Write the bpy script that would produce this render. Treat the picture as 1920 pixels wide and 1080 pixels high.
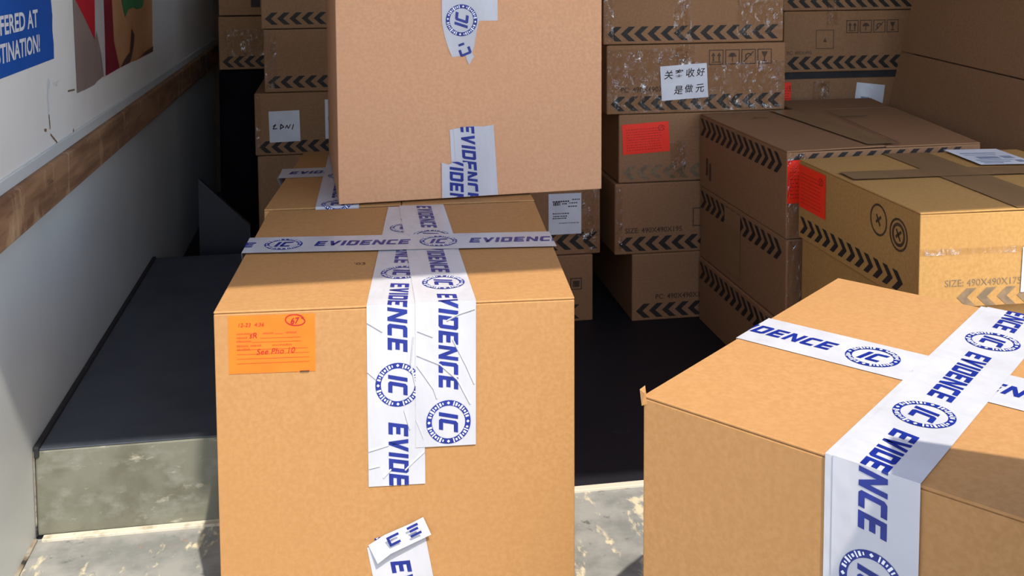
import bpy, bmesh, math, random
from mathutils import Vector, Matrix

# ------------------------------------------------------------------ clear
for o in list(bpy.data.objects):
    bpy.data.objects.remove(o)
scene = bpy.context.scene
COL = scene.collection
rnd = random.Random(7)

# ------------------------------------------------------------------ camera
# truck frame: x across the cargo bay, y into it, z up, cargo floor at z = 0
CAM_H = 1.08
yaw, pitch, roll = math.atan(315 / 1920), math.atan(140 / 1920), -0.0054
fw = Vector((math.sin(yaw) * math.cos(pitch), math.cos(yaw) * math.cos(pitch), -math.sin(pitch)))
r0 = Vector((math.cos(yaw), -math.sin(yaw), 0))
u0 = r0.cross(fw)
rt = r0 * math.cos(roll) + u0 * math.sin(roll)
up = -r0 * math.sin(roll) + u0 * math.cos(roll)
cd = bpy.data.cameras.new('camera')
cam = bpy.data.objects.new('camera', cd)
COL.objects.link(cam)
cam.matrix_world = Matrix(((rt.x, up.x, -fw.x, 0), (rt.y, up.y, -fw.y, 0), (rt.z, up.z, -fw.z, CAM_H), (0, 0, 0, 1)))
cd.sensor_width = 36.0
cd.lens = 36.0
cd.shift_y = -490 / 1920
cd.clip_start = 0.02
scene.camera = cam

# ------------------------------------------------------------------ light
SUN_DIR = Vector((-0.154, 0.62, -1.0))
sd = bpy.data.lights.new('sun', 'SUN')
sd.energy = 5.6
sd.angle = math.radians(0.6)
sd.color = (1.0, 0.94, 0.82)
sun = bpy.data.objects.new('sun', sd)
COL.objects.link(sun)
sun.rotation_euler = SUN_DIR.to_track_quat('-Z', 'Y').to_euler()
sun.location = (1, -4, 6)

world = bpy.data.worlds.new('sky')
scene.world = world
world.use_nodes = True
wn = world.node_tree
wn.nodes.clear()
sky = wn.nodes.new('ShaderNodeTexSky')
sky.sky_type = 'NISHITA'
sky.sun_disc = False
sky.sun_elevation = math.radians(57.4)
sky.sun_rotation = math.radians(166)
sky.dust_density = 1.5
bg = wn.nodes.new('ShaderNodeBackground')
bg.inputs['Strength'].default_value = 0.46
wo = wn.nodes.new('ShaderNodeOutputWorld')
wn.links.new(sky.outputs[0], bg.inputs[0])
wn.links.new(bg.outputs[0], wo.inputs[0])

vs = scene.view_settings
vs.view_transform = 'Standard'
vs.look = 'None'
vs.gamma = 1.0
vs.use_curve_mapping = False
vs.exposure = 0.0

# ------------------------------------------------------------------ materials
def srgb(r, g, b):
    return tuple(((c / 255) / 12.92 if c / 255 <= 0.04045 else ((c / 255 + 0.055) / 1.055) ** 2.4) for c in (r, g, b)) + (1.0,)

def mat(name, col, rough=0.7, col2=None, scale=30.0, detail=4.0, bump=0.0, bscale=None, metal=0.0, spec=0.5, stretch=None, lo=0.35, hi=0.65, bdist=0.01):
    m = bpy.data.materials.new(name)
    m.use_nodes = True
    nt = m.node_tree
    b = nt.nodes['Principled BSDF']
    b.inputs['Base Color'].default_value = col
    b.inputs['Roughness'].default_value = rough
    b.inputs['Metallic'].default_value = metal
    b.inputs['Specular IOR Level'].default_value = spec
    tc = nt.nodes.new('ShaderNodeTexCoord')
    mp = nt.nodes.new('ShaderNodeMapping')
    if stretch:
        mp.inputs['Scale'].default_value = stretch
    nt.links.new(tc.outputs['Object'], mp.inputs[0])
    if col2:
        nz = nt.nodes.new('ShaderNodeTexNoise')
        nz.inputs['Scale'].default_value = scale
        nz.inputs['Detail'].default_value = detail
        nt.links.new(mp.outputs[0], nz.inputs[0])
        rp = nt.nodes.new('ShaderNodeValToRGB')
        rp.color_ramp.elements[0].position = lo
        rp.color_ramp.elements[1].position = hi
        rp.color_ramp.elements[0].color = col
        rp.color_ramp.elements[1].color = col2
        nt.links.new(nz.outputs[0], rp.inputs[0])
        nt.links.new(rp.outputs[0], b.inputs['Base Color'])
    if bump:
        nb = nt.nodes.new('ShaderNodeTexNoise')
        nb.inputs['Scale'].default_value = bscale or scale
        nb.inputs['Detail'].default_value = 3
        nt.links.new(mp.outputs[0], nb.inputs[0])
        bp = nt.nodes.new('ShaderNodeBump')
        bp.inputs['Strength'].default_value = bump
        bp.inputs['Distance'].default_value = bdist
        nt.links.new(nb.outputs[0], bp.inputs['Height'])
        nt.links.new(bp.outputs[0], b.inputs['Normal'])
    return m

def layered(name, base, layers, rough=0.6, bump=0.0, metal=0.0, spec=0.5):
    """base colour with several noise-masked stains: (colour, scale, lo, hi, stretch)"""
    m = bpy.data.materials.new(name)
    m.use_nodes = True
    nt = m.node_tree
    b = nt.nodes['Principled BSDF']
    b.inputs['Roughness'].default_value = rough
    b.inputs['Metallic'].default_value = metal
    b.inputs['Specular IOR Level'].default_value = spec
    tc = nt.nodes.new('ShaderNodeTexCoord')
    prev = None
    for i, (c, sc, lo, hi, st) in enumerate(layers):
        mp = nt.nodes.new('ShaderNodeMapping')
        mp.inputs['Scale'].default_value = st
        mp.inputs['Location'].default_value = (i * 3.7, i * 1.9, i * 5.3)
        nt.links.new(tc.outputs['Object'], mp.inputs[0])
        nz = nt.nodes.new('ShaderNodeTexNoise')
        nz.inputs['Scale'].default_value = sc
        nz.inputs['Detail'].default_value = 6
        nz.inputs['Roughness'].default_value = 0.62
        nt.links.new(mp.outputs[0], nz.inputs[0])
        mr = nt.nodes.new('ShaderNodeMapRange')
        mr.inputs['From Min'].default_value = lo
        mr.inputs['From Max'].default_value = hi
        nt.links.new(nz.outputs[0], mr.inputs[0])
        mx = nt.nodes.new('ShaderNodeMix')
        mx.data_type = 'RGBA'
        nt.links.new(mr.outputs[0], mx.inputs['Factor'])
        if prev is None:
            mx.inputs['A'].default_value = base
        else:
            nt.links.new(prev, mx.inputs['A'])
        mx.inputs['B'].default_value = c
        prev = mx.outputs['Result']
    nt.links.new(prev, b.inputs['Base Color'])
    if bump:
        bp = nt.nodes.new('ShaderNodeBump')
        bp.inputs['Strength'].default_value = bump
        bp.inputs['Distance'].default_value = 0.004
        nb = nt.nodes.new('ShaderNodeTexNoise')
        nb.inputs['Scale'].default_value = 60
        nb.inputs['Detail'].default_value = 5
        nt.links.new(tc.outputs['Object'], nb.inputs[0])
        nt.links.new(nb.outputs[0], bp.inputs['Height'])
        nt.links.new(bp.outputs[0], b.inputs['Normal'])
    return m

def kraft(name, c1, c2, c3):
    """corrugated kraft board: mottled fibre tone, faint vertical flutes"""
    m = bpy.data.materials.new(name)
    m.use_nodes = True
    nt = m.node_tree
    b = nt.nodes['Principled BSDF']
    b.inputs['Roughness'].default_value = 0.75
    b.inputs['Specular IOR Level'].default_value = 0.25
    tc = nt.nodes.new('ShaderNodeTexCoord')
    n1 = nt.nodes.new('ShaderNodeTexNoise')
    n1.inputs['Scale'].default_value = 150
    n1.inputs['Detail'].default_value = 5
    n2 = nt.nodes.new('ShaderNodeTexNoise')
    n2.inputs['Scale'].default_value = 5
    n2.inputs['Detail'].default_value = 3
    for n in (n1, n2):
        nt.links.new(tc.outputs['Object'], n.inputs[0])
    r1 = nt.nodes.new('ShaderNodeValToRGB')
    r1.color_ramp.elements[0].position = 0.38
    r1.color_ramp.elements[1].position = 0.64
    r1.color_ramp.elements[0].color = c1
    r1.color_ramp.elements[1].color = c2
    nt.links.new(n1.outputs[0], r1.inputs[0])
    mr = nt.nodes.new('ShaderNodeMapRange')
    mr.inputs['From Min'].default_value = 0.4
    mr.inputs['From Max'].default_value = 0.7
    mr.inputs['To Max'].default_value = 0.45
    nt.links.new(n2.outputs[0], mr.inputs[0])
    mx = nt.nodes.new('ShaderNodeMix')
    mx.data_type = 'RGBA'
    nt.links.new(mr.outputs[0], mx.inputs['Factor'])
    nt.links.new(r1.outputs[0], mx.inputs['A'])
    mx.inputs['B'].default_value = c3
    nt.links.new(mx.outputs['Result'], b.inputs['Base Color'])
    mp = nt.nodes.new('ShaderNodeMapping')
    mp.inputs['Scale'].default_value = (140, 140, 3)
    nt.links.new(tc.outputs['Object'], mp.inputs[0])
    nb = nt.nodes.new('ShaderNodeTexNoise')
    nb.inputs['Scale'].default_value = 1.0
    nt.links.new(mp.outputs[0], nb.inputs[0])
    bp = nt.nodes.new('ShaderNodeBump')
    bp.inputs['Strength'].default_value = 0.12
    bp.inputs['Distance'].default_value = 0.002
    nt.links.new(nb.outputs[0], bp.inputs['Height'])
    nt.links.new(bp.outputs[0], b.inputs['Normal'])
    return m

def clear_film(name, tint, rough, alpha, bscale, bstr):
    m = bpy.data.materials.new(name)
    m.use_nodes = True
    nt = m.node_tree
    nt.nodes.clear()
    out = nt.nodes.new('ShaderNodeOutputMaterial')
    mix = nt.nodes.new('ShaderNodeMixShader')
    mix.inputs[0].default_value = alpha
    tr = nt.nodes.new('ShaderNodeBsdfTransparent')
    tr.inputs[0].default_value = tint
    mk = nt.nodes.new('ShaderNodeTexNoise')
    mk.inputs['Scale'].default_value = 44
    mk.inputs['Detail'].default_value = 5
    mk.inputs['Roughness'].default_value = 0.65
    mk.inputs['Distortion'].default_value = 1.0
    mr = nt.nodes.new('ShaderNodeMapRange')
    mr.inputs['From Min'].default_value = 0.52
    mr.inputs['From Max'].default_value = 0.68
    mr.inputs['To Min'].default_value = 0.035
    mr.inputs['To Max'].default_value = alpha
    nt.links.new(mk.outputs[0], mr.inputs[0])
    nt.links.new(mr.outputs[0], mix.inputs[0])
    gl = nt.nodes.new('ShaderNodeBsdfGlossy')
    gl.inputs['Roughness'].default_value = rough
    tc = nt.nodes.new('ShaderNodeTexCoord')
    mp = nt.nodes.new('ShaderNodeMapping')
    mp.inputs['Scale'].default_value = (1, 1, 0.6)
    nz = nt.nodes.new('ShaderNodeTexNoise')
    nz.inputs['Scale'].default_value = bscale
    nz.inputs['Detail'].default_value = 4
    nz.inputs['Distortion'].default_value = 1.5
    bp = nt.nodes.new('ShaderNodeBump')
    bp.inputs['Strength'].default_value = bstr
    bp.inputs['Distance'].default_value = 0.02
    nt.links.new(tc.outputs['Object'], mp.inputs[0])
    nt.links.new(mp.outputs[0], nz.inputs[0])
    nt.links.new(mp.outputs[0], mk.inputs[0])
    nt.links.new(nz.outputs[0], bp.inputs['Height'])
    nt.links.new(bp.outputs[0], gl.inputs['Normal'])
    nt.links.new(tr.outputs[0], mix.inputs[1])
    nt.links.new(gl.outputs[0], mix.inputs[2])
    nt.links.new(mix.outputs[0], out.inputs[0])
    return m

M = {}
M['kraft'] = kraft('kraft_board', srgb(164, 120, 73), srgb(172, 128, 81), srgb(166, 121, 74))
M['kraft_lit_pink'] = kraft('lit_pinkish_kraft_board', srgb(196, 146, 108), srgb(205, 155, 116), srgb(197, 147, 110))  # kraft lightened for the upper box, extra light put into the colour
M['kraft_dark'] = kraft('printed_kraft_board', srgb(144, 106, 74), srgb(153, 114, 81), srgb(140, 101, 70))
M['kraft_gold'] = kraft('yellow_kraft_board', srgb(170, 128, 72), srgb(180, 138, 81), srgb(169, 125, 70))
M['tape'] = mat('white_tape_film', srgb(186, 186, 192), rough=0.32, col2=srgb(177, 177, 182), scale=9, bump=0.5, bscale=14, stretch=(1.6, 0.7, 0.5), bdist=0.012)
M['blue'] = mat('blue_ink', srgb(10, 30, 112), rough=0.45, col2=srgb(18, 40, 128), scale=60)
M['ink'] = mat('black_ink', srgb(26, 20, 18), rough=0.7, col2=srgb(44, 34, 28), scale=80)
M['inkbrown'] = mat('brown_black_ink', srgb(60, 42, 28), rough=0.7, col2=srgb(84, 60, 40), scale=90)
M['inkgrey'] = mat('worn_grey_ink', srgb(110, 92, 70), rough=0.7, col2=srgb(136, 110, 78), scale=70)
M['orange'] = mat('orange_sticker_paper', srgb(240, 104, 4), rough=0.6, col2=srgb(242, 112, 10), scale=20)
M['redorange'] = mat('neon_red_sticker_paper', srgb(255, 44, 14), rough=0.55, col2=srgb(255, 54, 22), scale=25)
M['redink'] = mat('red_marker_ink', srgb(150, 16, 12), rough=0.6, col2=srgb(170, 24, 14), scale=50)
M['paleorange'] = mat('faded_orange_ink', srgb(170, 66, 4), rough=0.6, col2=srgb(182, 74, 8), scale=50)
M['paper'] = mat('white_label_paper', srgb(222, 222, 226), rough=0.6, col2=srgb(208, 208, 214), scale=15)
M['greyprint'] = mat('grey_label_print', srgb(120, 130, 150), rough=0.6, col2=srgb(150, 160, 178), scale=70)
M['film'] = clear_film('clear_packing_film', (0.93, 0.90, 0.85, 1), 0.25, 0.42, 34, 1.0)
M['browntape'] = mat('brown_packing_tape', srgb(132, 103, 70), rough=0.3, col2=srgb(142, 111, 76), scale=14, bump=0.15, bscale=20, stretch=(2, .5, 1))
M['wall'] = layered('white_liner_panel', srgb(238, 234, 226), [
    (srgb(224, 219, 210), 3.0, 0.45, 0.8, (1, 1, 1)),
    (srgb(168, 164, 158), 14.0, 0.66, 0.74, (1, 0.5, 1.6)),
    (srgb(120, 116, 110), 30.0, 0.74, 0.79, (1, 1, 1))], rough=0.5, bump=0.05)
M['wall_low'] = layered('grey_lower_panel', srgb(208, 211, 207), [
    (srgb(194, 198, 197), 2.5, 0.4, 0.75, (1, 1, 1)),
    (srgb(226, 226, 220), 24.0, 0.72, 0.78, (1, 1.5, 0.7))], rough=0.45, bump=0.04)
M['wood'] = layered('worn_wood_rail', srgb(160, 120, 86), [
    (srgb(120, 84, 58), 9.0, 0.42, 0.62, (1, 0.35, 3)),
    (srgb(190, 154, 116), 16.0, 0.56, 0.70, (1, 1, 0.4)),
    (srgb(60, 42, 32), 11.0, 0.64, 0.72, (1, 0.4, 2))], rough=0.75, bump=0.3)
M['deck'] = layered('dark_cargo_deck', srgb(18, 18, 27), [
    (srgb(25, 25, 34), 5.0, 0.45, 0.75, (1, 1, 1)),
    (srgb(58, 56, 60), 26.0, 0.66, 0.74, (0.5, 1.6, 1))], rough=0.6, bump=0.06)
M['well_top'] = layered('dark_wheel_well_top', srgb(66, 71, 80), [
    (srgb(52, 57, 66), 6.0, 0.45, 0.7, (1, 1, 1)),
    (srgb(92, 94, 98), 22.0, 0.66, 0.76, (1.4, 0.7, 1))], rough=0.5, bump=0.05)
M['well'] = layered('galvanised_riser', srgb(114, 114, 100), [
    (srgb(96, 94, 80), 11.0, 0.42, 0.66, (1, 1, 1)),
    (srgb(132, 132, 122), 20.0, 0.50, 0.72, (0.8, 1, 1.3)),
    (srgb(164, 160, 144), 40.0, 0.62, 0.74, (0.6, 1, 1.4))], rough=0.6, bump=0.08)
M['sill'] = layered('scuffed_steel_sill', srgb(142, 141, 137), [
    (srgb(116, 117, 114), 12.0, 0.4, 0.62, (1, 1, 1)),
    (srgb(196, 184, 156), 22.0, 0.58, 0.66, (1.6, 0.7, 1)),
    (srgb(158, 112, 80), 17.0, 0.68, 0.74, (1.3, 0.8, 1)),
    (srgb(90, 92, 92), 45.0, 0.62, 0.72, (1, 1, 1))], rough=0.6, bump=0.10)
M['lip'] = layered('bare_metal_lip', srgb(196, 190, 174), [
    (srgb(160, 148, 126), 22.0, 0.55, 0.68, (1, 1, 1)),
    (srgb(96, 84, 66), 30.0, 0.68, 0.74, (1, 1, 1))], rough=0.5)
M['grime'] = layered('rusty_grime_seam', srgb(150, 144, 130), [
    (srgb(118, 102, 82), 16.0, 0.45, 0.65, (1, 1, 1)),
    (srgb(40, 36, 34), 22.0, 0.58, 0.68, (1, 1, 1))], rough=0.8)
M['seal'] = mat('black_seam_sealant', srgb(28, 28, 32), rough=0.7, col2=srgb(40, 38, 40), scale=40)
M['roof'] = mat('ceiling_panel', srgb(96, 90, 82), rough=0.7, col2=srgb(84, 78, 70), scale=4)
M['ply'] = mat('dark_plywood_liner', srgb(92, 72, 54), rough=0.75, col2=srgb(76, 58, 44), scale=6, stretch=(1, .4, 2))
M['dark'] = mat('rippled_black', srgb(8, 8, 12), rough=0.85, spec=0.1, col2=srgb(12, 12, 18), scale=8, bump=0.4, bscale=5, bdist=0.05)
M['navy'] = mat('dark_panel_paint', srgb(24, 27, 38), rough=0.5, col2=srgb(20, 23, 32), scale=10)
M['street'] = layered('pale_concrete', srgb(226, 218, 204), [(srgb(214, 206, 192), 4.0, 0.4, 0.7, (1, 1, 1))], rough=0.9)
M['signblue'] = mat('blue_sign_vinyl', srgb(14, 82, 170), rough=0.4, col2=srgb(20, 90, 180), scale=6)
M['white'] = mat('white_vinyl', srgb(226, 228, 232), rough=0.4, col2=srgb(226, 228, 234), scale=9)
M['p_grey'] = mat('poster_grey_brown', srgb(150, 132, 122), rough=0.5, col2=srgb(138, 120, 110), scale=9)
M['p_red'] = mat('poster_red', srgb(200, 30, 46), rough=0.5, col2=srgb(184, 26, 42), scale=12, stretch=(1, 4, 1))
M['p_darkred'] = mat('poster_dark_red', srgb(142, 20, 46), rough=0.5, col2=srgb(120, 16, 38), scale=12)
M['p_tan'] = mat('poster_tan', srgb(206, 152, 104), rough=0.5, col2=srgb(178, 124, 82), scale=5)
M['p_shadow'] = mat('poster_brown', srgb(96, 60, 46), rough=0.5, col2=srgb(70, 44, 40), scale=8)
M['p_green'] = mat('poster_green', srgb(46, 120, 72), rough=0.5, col2=srgb(36, 104, 62), scale=8)
M['p_pale'] = mat('poster_pale', srgb(206, 198, 194), rough=0.5, col2=srgb(190, 182, 178), scale=8)

# ------------------------------------------------------------------ mesh helpers
def link(name, verts, faces, mats, midx=None, parent=None, smooth=False):
    me = bpy.data.meshes.new(name)
    me.from_pydata([tuple(v) for v in verts], [], faces)
    for m in mats:
        me.materials.append(M[m])
    if midx:
        me.polygons.foreach_set('material_index', midx)
    me.update()
    o = bpy.data.objects.new(name, me)
    COL.objects.link(o)
    if parent:
        o.parent = parent
    if smooth:
        for p in me.polygons:
            p.use_smooth = True
    return o

def thing(name, label, cat, loc, group=None):
    o = bpy.data.objects.new(name, None)
    o.empty_display_size = 0.05
    COL.objects.link(o)
    o.location = loc
    o['label'] = label
    o['category'] = cat
    if group:
        o['group'] = group
    return o

HEXF = [(0, 3, 2, 1), (4, 5, 6, 7), (0, 1, 5, 4), (1, 2, 6, 5), (2, 3, 7, 6), (3, 0, 4, 7)]

def hexa(name, bot, top, mats, parent=None, bevel=0.0, seg=2, org=Vector((0, 0, 0)), topmat=None, frontmat=None):
    """eight-cornered solid; bot/top run front-left, front-right, back-right, back-left"""
    bm = bmesh.new()
    vs_ = [bm.verts.new(Vector(p) - org) for p in list(bot) + list(top)]
    for i, f in enumerate(HEXF):
        fc = bm.faces.new([vs_[k] for k in f])
        if topmat is not None and i == 1:
            fc.material_index = topmat
    bm.normal_update()
    if bevel:
        bmesh.ops.bevel(bm, geom=list(bm.edges), offset=bevel, segments=seg, profile=0.5, affect='EDGES')
    me = bpy.data.meshes.new(name)
    bm.to_mesh(me)
    bm.free()
    for m in mats:
        me.materials.append(M[m])
    o = bpy.data.objects.new(name, me)
    COL.objects.link(o)
    if parent:
        o.parent = parent
    return o

def block(name, x0, x1, y0, y1, z0, z1, m, parent=None, bevel=0.0, org=Vector((0, 0, 0))):
    b = [(x0, y0, z0), (x1, y0, z0), (x1, y1, z0), (x0, y1, z0)]
    t = [(x0, y0, z1), (x1, y0, z1), (x1, y1, z1), (x0, y1, z1)]
    return hexa(name, b, t, [m], parent, bevel, 2, org)

def struct(o):
    o['kind'] = 'structure'
    return o

# ------------------------------------------------------------------ flat print shapes (2-D polygons)
def clip(poly, ax, val, keep_less):
    out = []
    n = len(poly)
    for i in range(n):
        a, b = poly[i], poly[(i + 1) % n]
        ia = (a[ax] <= val) if keep_less else (a[ax] >= val)
        ib = (b[ax] <= val) if keep_less else (b[ax] >= val)
        if ia:
            out.append(a)
        if ia != ib:
            t = (val - a[ax]) / (b[ax] - a[ax])
            out.append((a[0] + (b[0] - a[0]) * t, a[1] + (b[1] - a[1]) * t))
    return out if len(out) > 2 else None

def rect(x0, y0, x1, y1):
    return [(x0, y0), (x1, y0), (x1, y1), (x0, y1)]

def xf(polys, s=1.0, rot=0.0, dx=0.0, dy=0.0, shear=0.0):
    c, sn = math.cos(rot), math.sin(rot)
    out = []
    for p in polys:
        q = []
        for x, y in p:
            x, y = (x + shear * y) * s, y * s
            q.append((x * c - y * sn + dx, x * sn + y * c + dy))
        out.append(q)
    return out

def bar(x0, y0, x1, y1, w):
    dx, dy = x1 - x0, y1 - y0
    l = math.hypot(dx, dy) or 1e-6
    nx, ny = -dy / l * w / 2, dx / l * w / 2
    return [(x0 + nx, y0 + ny), (x0 - nx, y0 - ny), (x1 - nx, y1 - ny), (x1 + nx, y1 + ny)]

def stroke(pts, w):
    return [bar(pts[i][0], pts[i][1], pts[i + 1][0], pts[i + 1][1], w) for i in range(len(pts) - 1)]

def arc_poly(cx, cy, r0, r1, a0, a1, n):
    out = []
    for i in range(n):
        a, b = a0 + (a1 - a0) * i / n, a0 + (a1 - a0) * (i + 1) / n
        out.append([(cx + r0 * math.cos(a), cy + r0 * math.sin(a)), (cx + r1 * math.cos(a), cy + r1 * math.sin(a)),
                    (cx + r1 * math.cos(b), cy + r1 * math.sin(b)), (cx + r0 * math.cos(b), cy + r0 * math.sin(b))])
    return out

S = 0.22
LET = {
    'E': (0.62, [rect(0, 0, 0.2, 1), rect(0.2, 0, .62, S), rect(0.2, .39, .56, .39 + S), rect(0.2, 1 - S, .62, 1)]),
    'V': (0.68, [[(0, 1), (.21, 1), (.42, .22), (.27, 0)], [(.27, 0), (.43, 0), (.68, 1), (.47, 1), (.30, .30)]]),
    'I': (0.21, [rect(0, 0, .21, 1)]),
    'D': (0.66, [rect(0, 0, .2, 1), rect(.2, 0, .56, S), rect(.2, 1 - S, .56, 1), rect(.46, S, .66, 1 - S), [(.56, 0), (.66, .1), (.66, S), (.56, S)], [(.56, 1 - S), (.66, 1 - S), (.66, .9), (.56, 1)]]),
    'N': (0.70, [rect(0, 0, .19, 1), rect(.51, 0, .70, 1), [(.19, 1), (.19, .62), (.51, 0), (.51, .38)]]),
    'C': (0.60, [[(0, .1), (.1, 0), (.2, 0), (.2, 1), (.1, 1), (0, .9)], rect(.2, 0, .6, S), rect(.2, 1 - S, .6, 1)]),
}

def blockword(word, h, shear=0.18, gap=0.13):
    x, out = 0.0, []
    for ch in word:
        w, ps = LET[ch]
        out += xf(ps, 1.0, 0, x, 0)
        x += w + gap
    total = x - gap
    out = xf(out, h, 0, 0, 0, shear)
    return out, total * h

def roundel(r):
    """tape emblem: ring with lettering round it, IC in the middle. returns (blue, white)"""
    blue = arc_poly(0, 0, r * 0.75, r, 0, 2 * math.pi, 48)
    w, tot = blockword('IC', r * 0.86, 0.22, 0.12)
    blue += xf(w, 1, 0, -tot / 2 - r * 0.08, -r * 0.43)
    white = []
    for k in range(44):
        a = 2 * math.pi * k / 44
        if min(abs(((a - c + math.pi) % (2 * math.pi)) - math.pi) for c in (0, math.pi / 2, math.pi, 3 * math.pi / 2)) < 0.17:
            continue
        rr = r * 0.875
        hh = r * (0.05 + 0.025 * ((k * 7) % 3))
        white.append(bar((rr - hh) * math.cos(a), (rr - hh) * math.sin(a), (rr + hh) * math.cos(a), (rr + hh) * math.sin(a), r * (0.05 + 0.03 * (k % 2))))
    for c in (0, math.pi / 2, math.pi, 3 * math.pi / 2):
        white += xf([rect(-.05, -.05, .05, .05)], r, c + math.pi / 4, r * .875 * math.cos(c), r * .875 * math.sin(c))
    return blue, white

def tape_print(u0_, u1_, phase, period=0.278, r=0.034, h=0.030, vc=0.0):
    blue, white = [], []
    rb, rw = roundel(r)
    wd, tot = blockword('EVIDENCE', h)
    k = math.floor((u0_ - phase) / period) - 1
    while phase + k * period < u1_ + period:
        c = phase + k * period
        blue += xf(rb, 1, 0, c, vc)
        white += xf(rw, 1, 0, c, vc)
        blue += xf(wd, 0.168 / tot, 0, c + 0.055, vc - h * 0.5 * 0.168 / tot)
        k += 1
    return blue, white

_tc = {}
def text_polys(s, size, shear=0.0, bold=0.0, align='LEFT'):
    key = (s, size, shear, bold, align)
    if key in _tc:
        return _tc[key]
    cu = bpy.data.curves.new('lettering', 'FONT')
    cu.body = s
    cu.size = size
    cu.shear = shear
    cu.offset = bold
    cu.align_x = align
    cu.resolution_u = 3
    ob = bpy.data.objects.new('lettering', cu)
    COL.objects.link(ob)
    dg = bpy.context.evaluated_depsgraph_get()
    me = bpy.data.meshes.new_from_object(ob.evaluated_get(dg))
    polys = [[(me.vertices[i].co.x, me.vertices[i].co.y) for i in p.vertices] for p in me.polygons]
    bpy.data.objects.remove(ob)
    bpy.data.meshes.remove(me)
    bpy.data.curves.remove(cu)
    _tc[key] = polys
    return polys

class Frame:
    def __init__(self, o, u, v):
        self.o, self.u, self.v = Vector(o), Vector(u).normalized(), Vector(v).normalized()
        self.n = self.u.cross(self.v).normalized()
    def at(self, x, y, off=0.0):
        return self.o + self.u * x + self.v * y + self.n * off
    def sub(self, x, y, rot=0.0, off=0.0):
        c, s = math.cos(rot), math.sin(rot)
        return Frame(self.at(x, y, off), self.u * c + self.v * s, self.v * c - self.u * s)

def area2(p):
    return sum(p[i][0] * p[(i + 1) % len(p)][1] - p[(i + 1) % len(p)][0] * p[i][1] for i in range(len(p)))

def sheet(name, maps, layers, mats, parent, org):
    """layers: (material index, offset, polygons, mapfn index) -> one mesh of flat layers"""
    V, F, I = [], [], []
    for mi, off, polys, fn in layers:
        for p in polys:
            if p is None or len(p) < 3 or abs(area2(p)) < 1e-10:
                continue
            if area2(p) < 0:
                p = p[::-1]
            b = len(V)
            for x, y in p:
                V.append(maps[fn](x, y, off) - org)
            F.append(tuple(range(b, b + len(p))))
            I.append(mi)
    return link(name, V, F, mats, I, parent)

def label_on(name, fr, x, y, w, h, rot, matname, prints, parent, org, off=0.0008, outline=None):
    """a paper label whose lower-left corner is at x, y of a face; prints: list of (material, polygons)"""
    f2 = fr.sub(x, y, rot)
    mats = [matname] + [p[0] for p in prints]
    L = [(0, off, [outline or rect(0, 0, w, h)], 0)]
    for i, (mn, ps) in enumerate(prints):
        cl = []
        for p in ps:
            for ax, val, less in ((0, 0, False), (0, w, True), (1, 0, False), (1, h, True)):
                p = clip(p, ax, val, less) if p else None
            if p:
                cl.append(p)
        L.append((i + 1, off + 0.0004 * (i + 1), cl, 0))
    return sheet(name, [f2.at], L, mats, parent, org)

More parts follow.
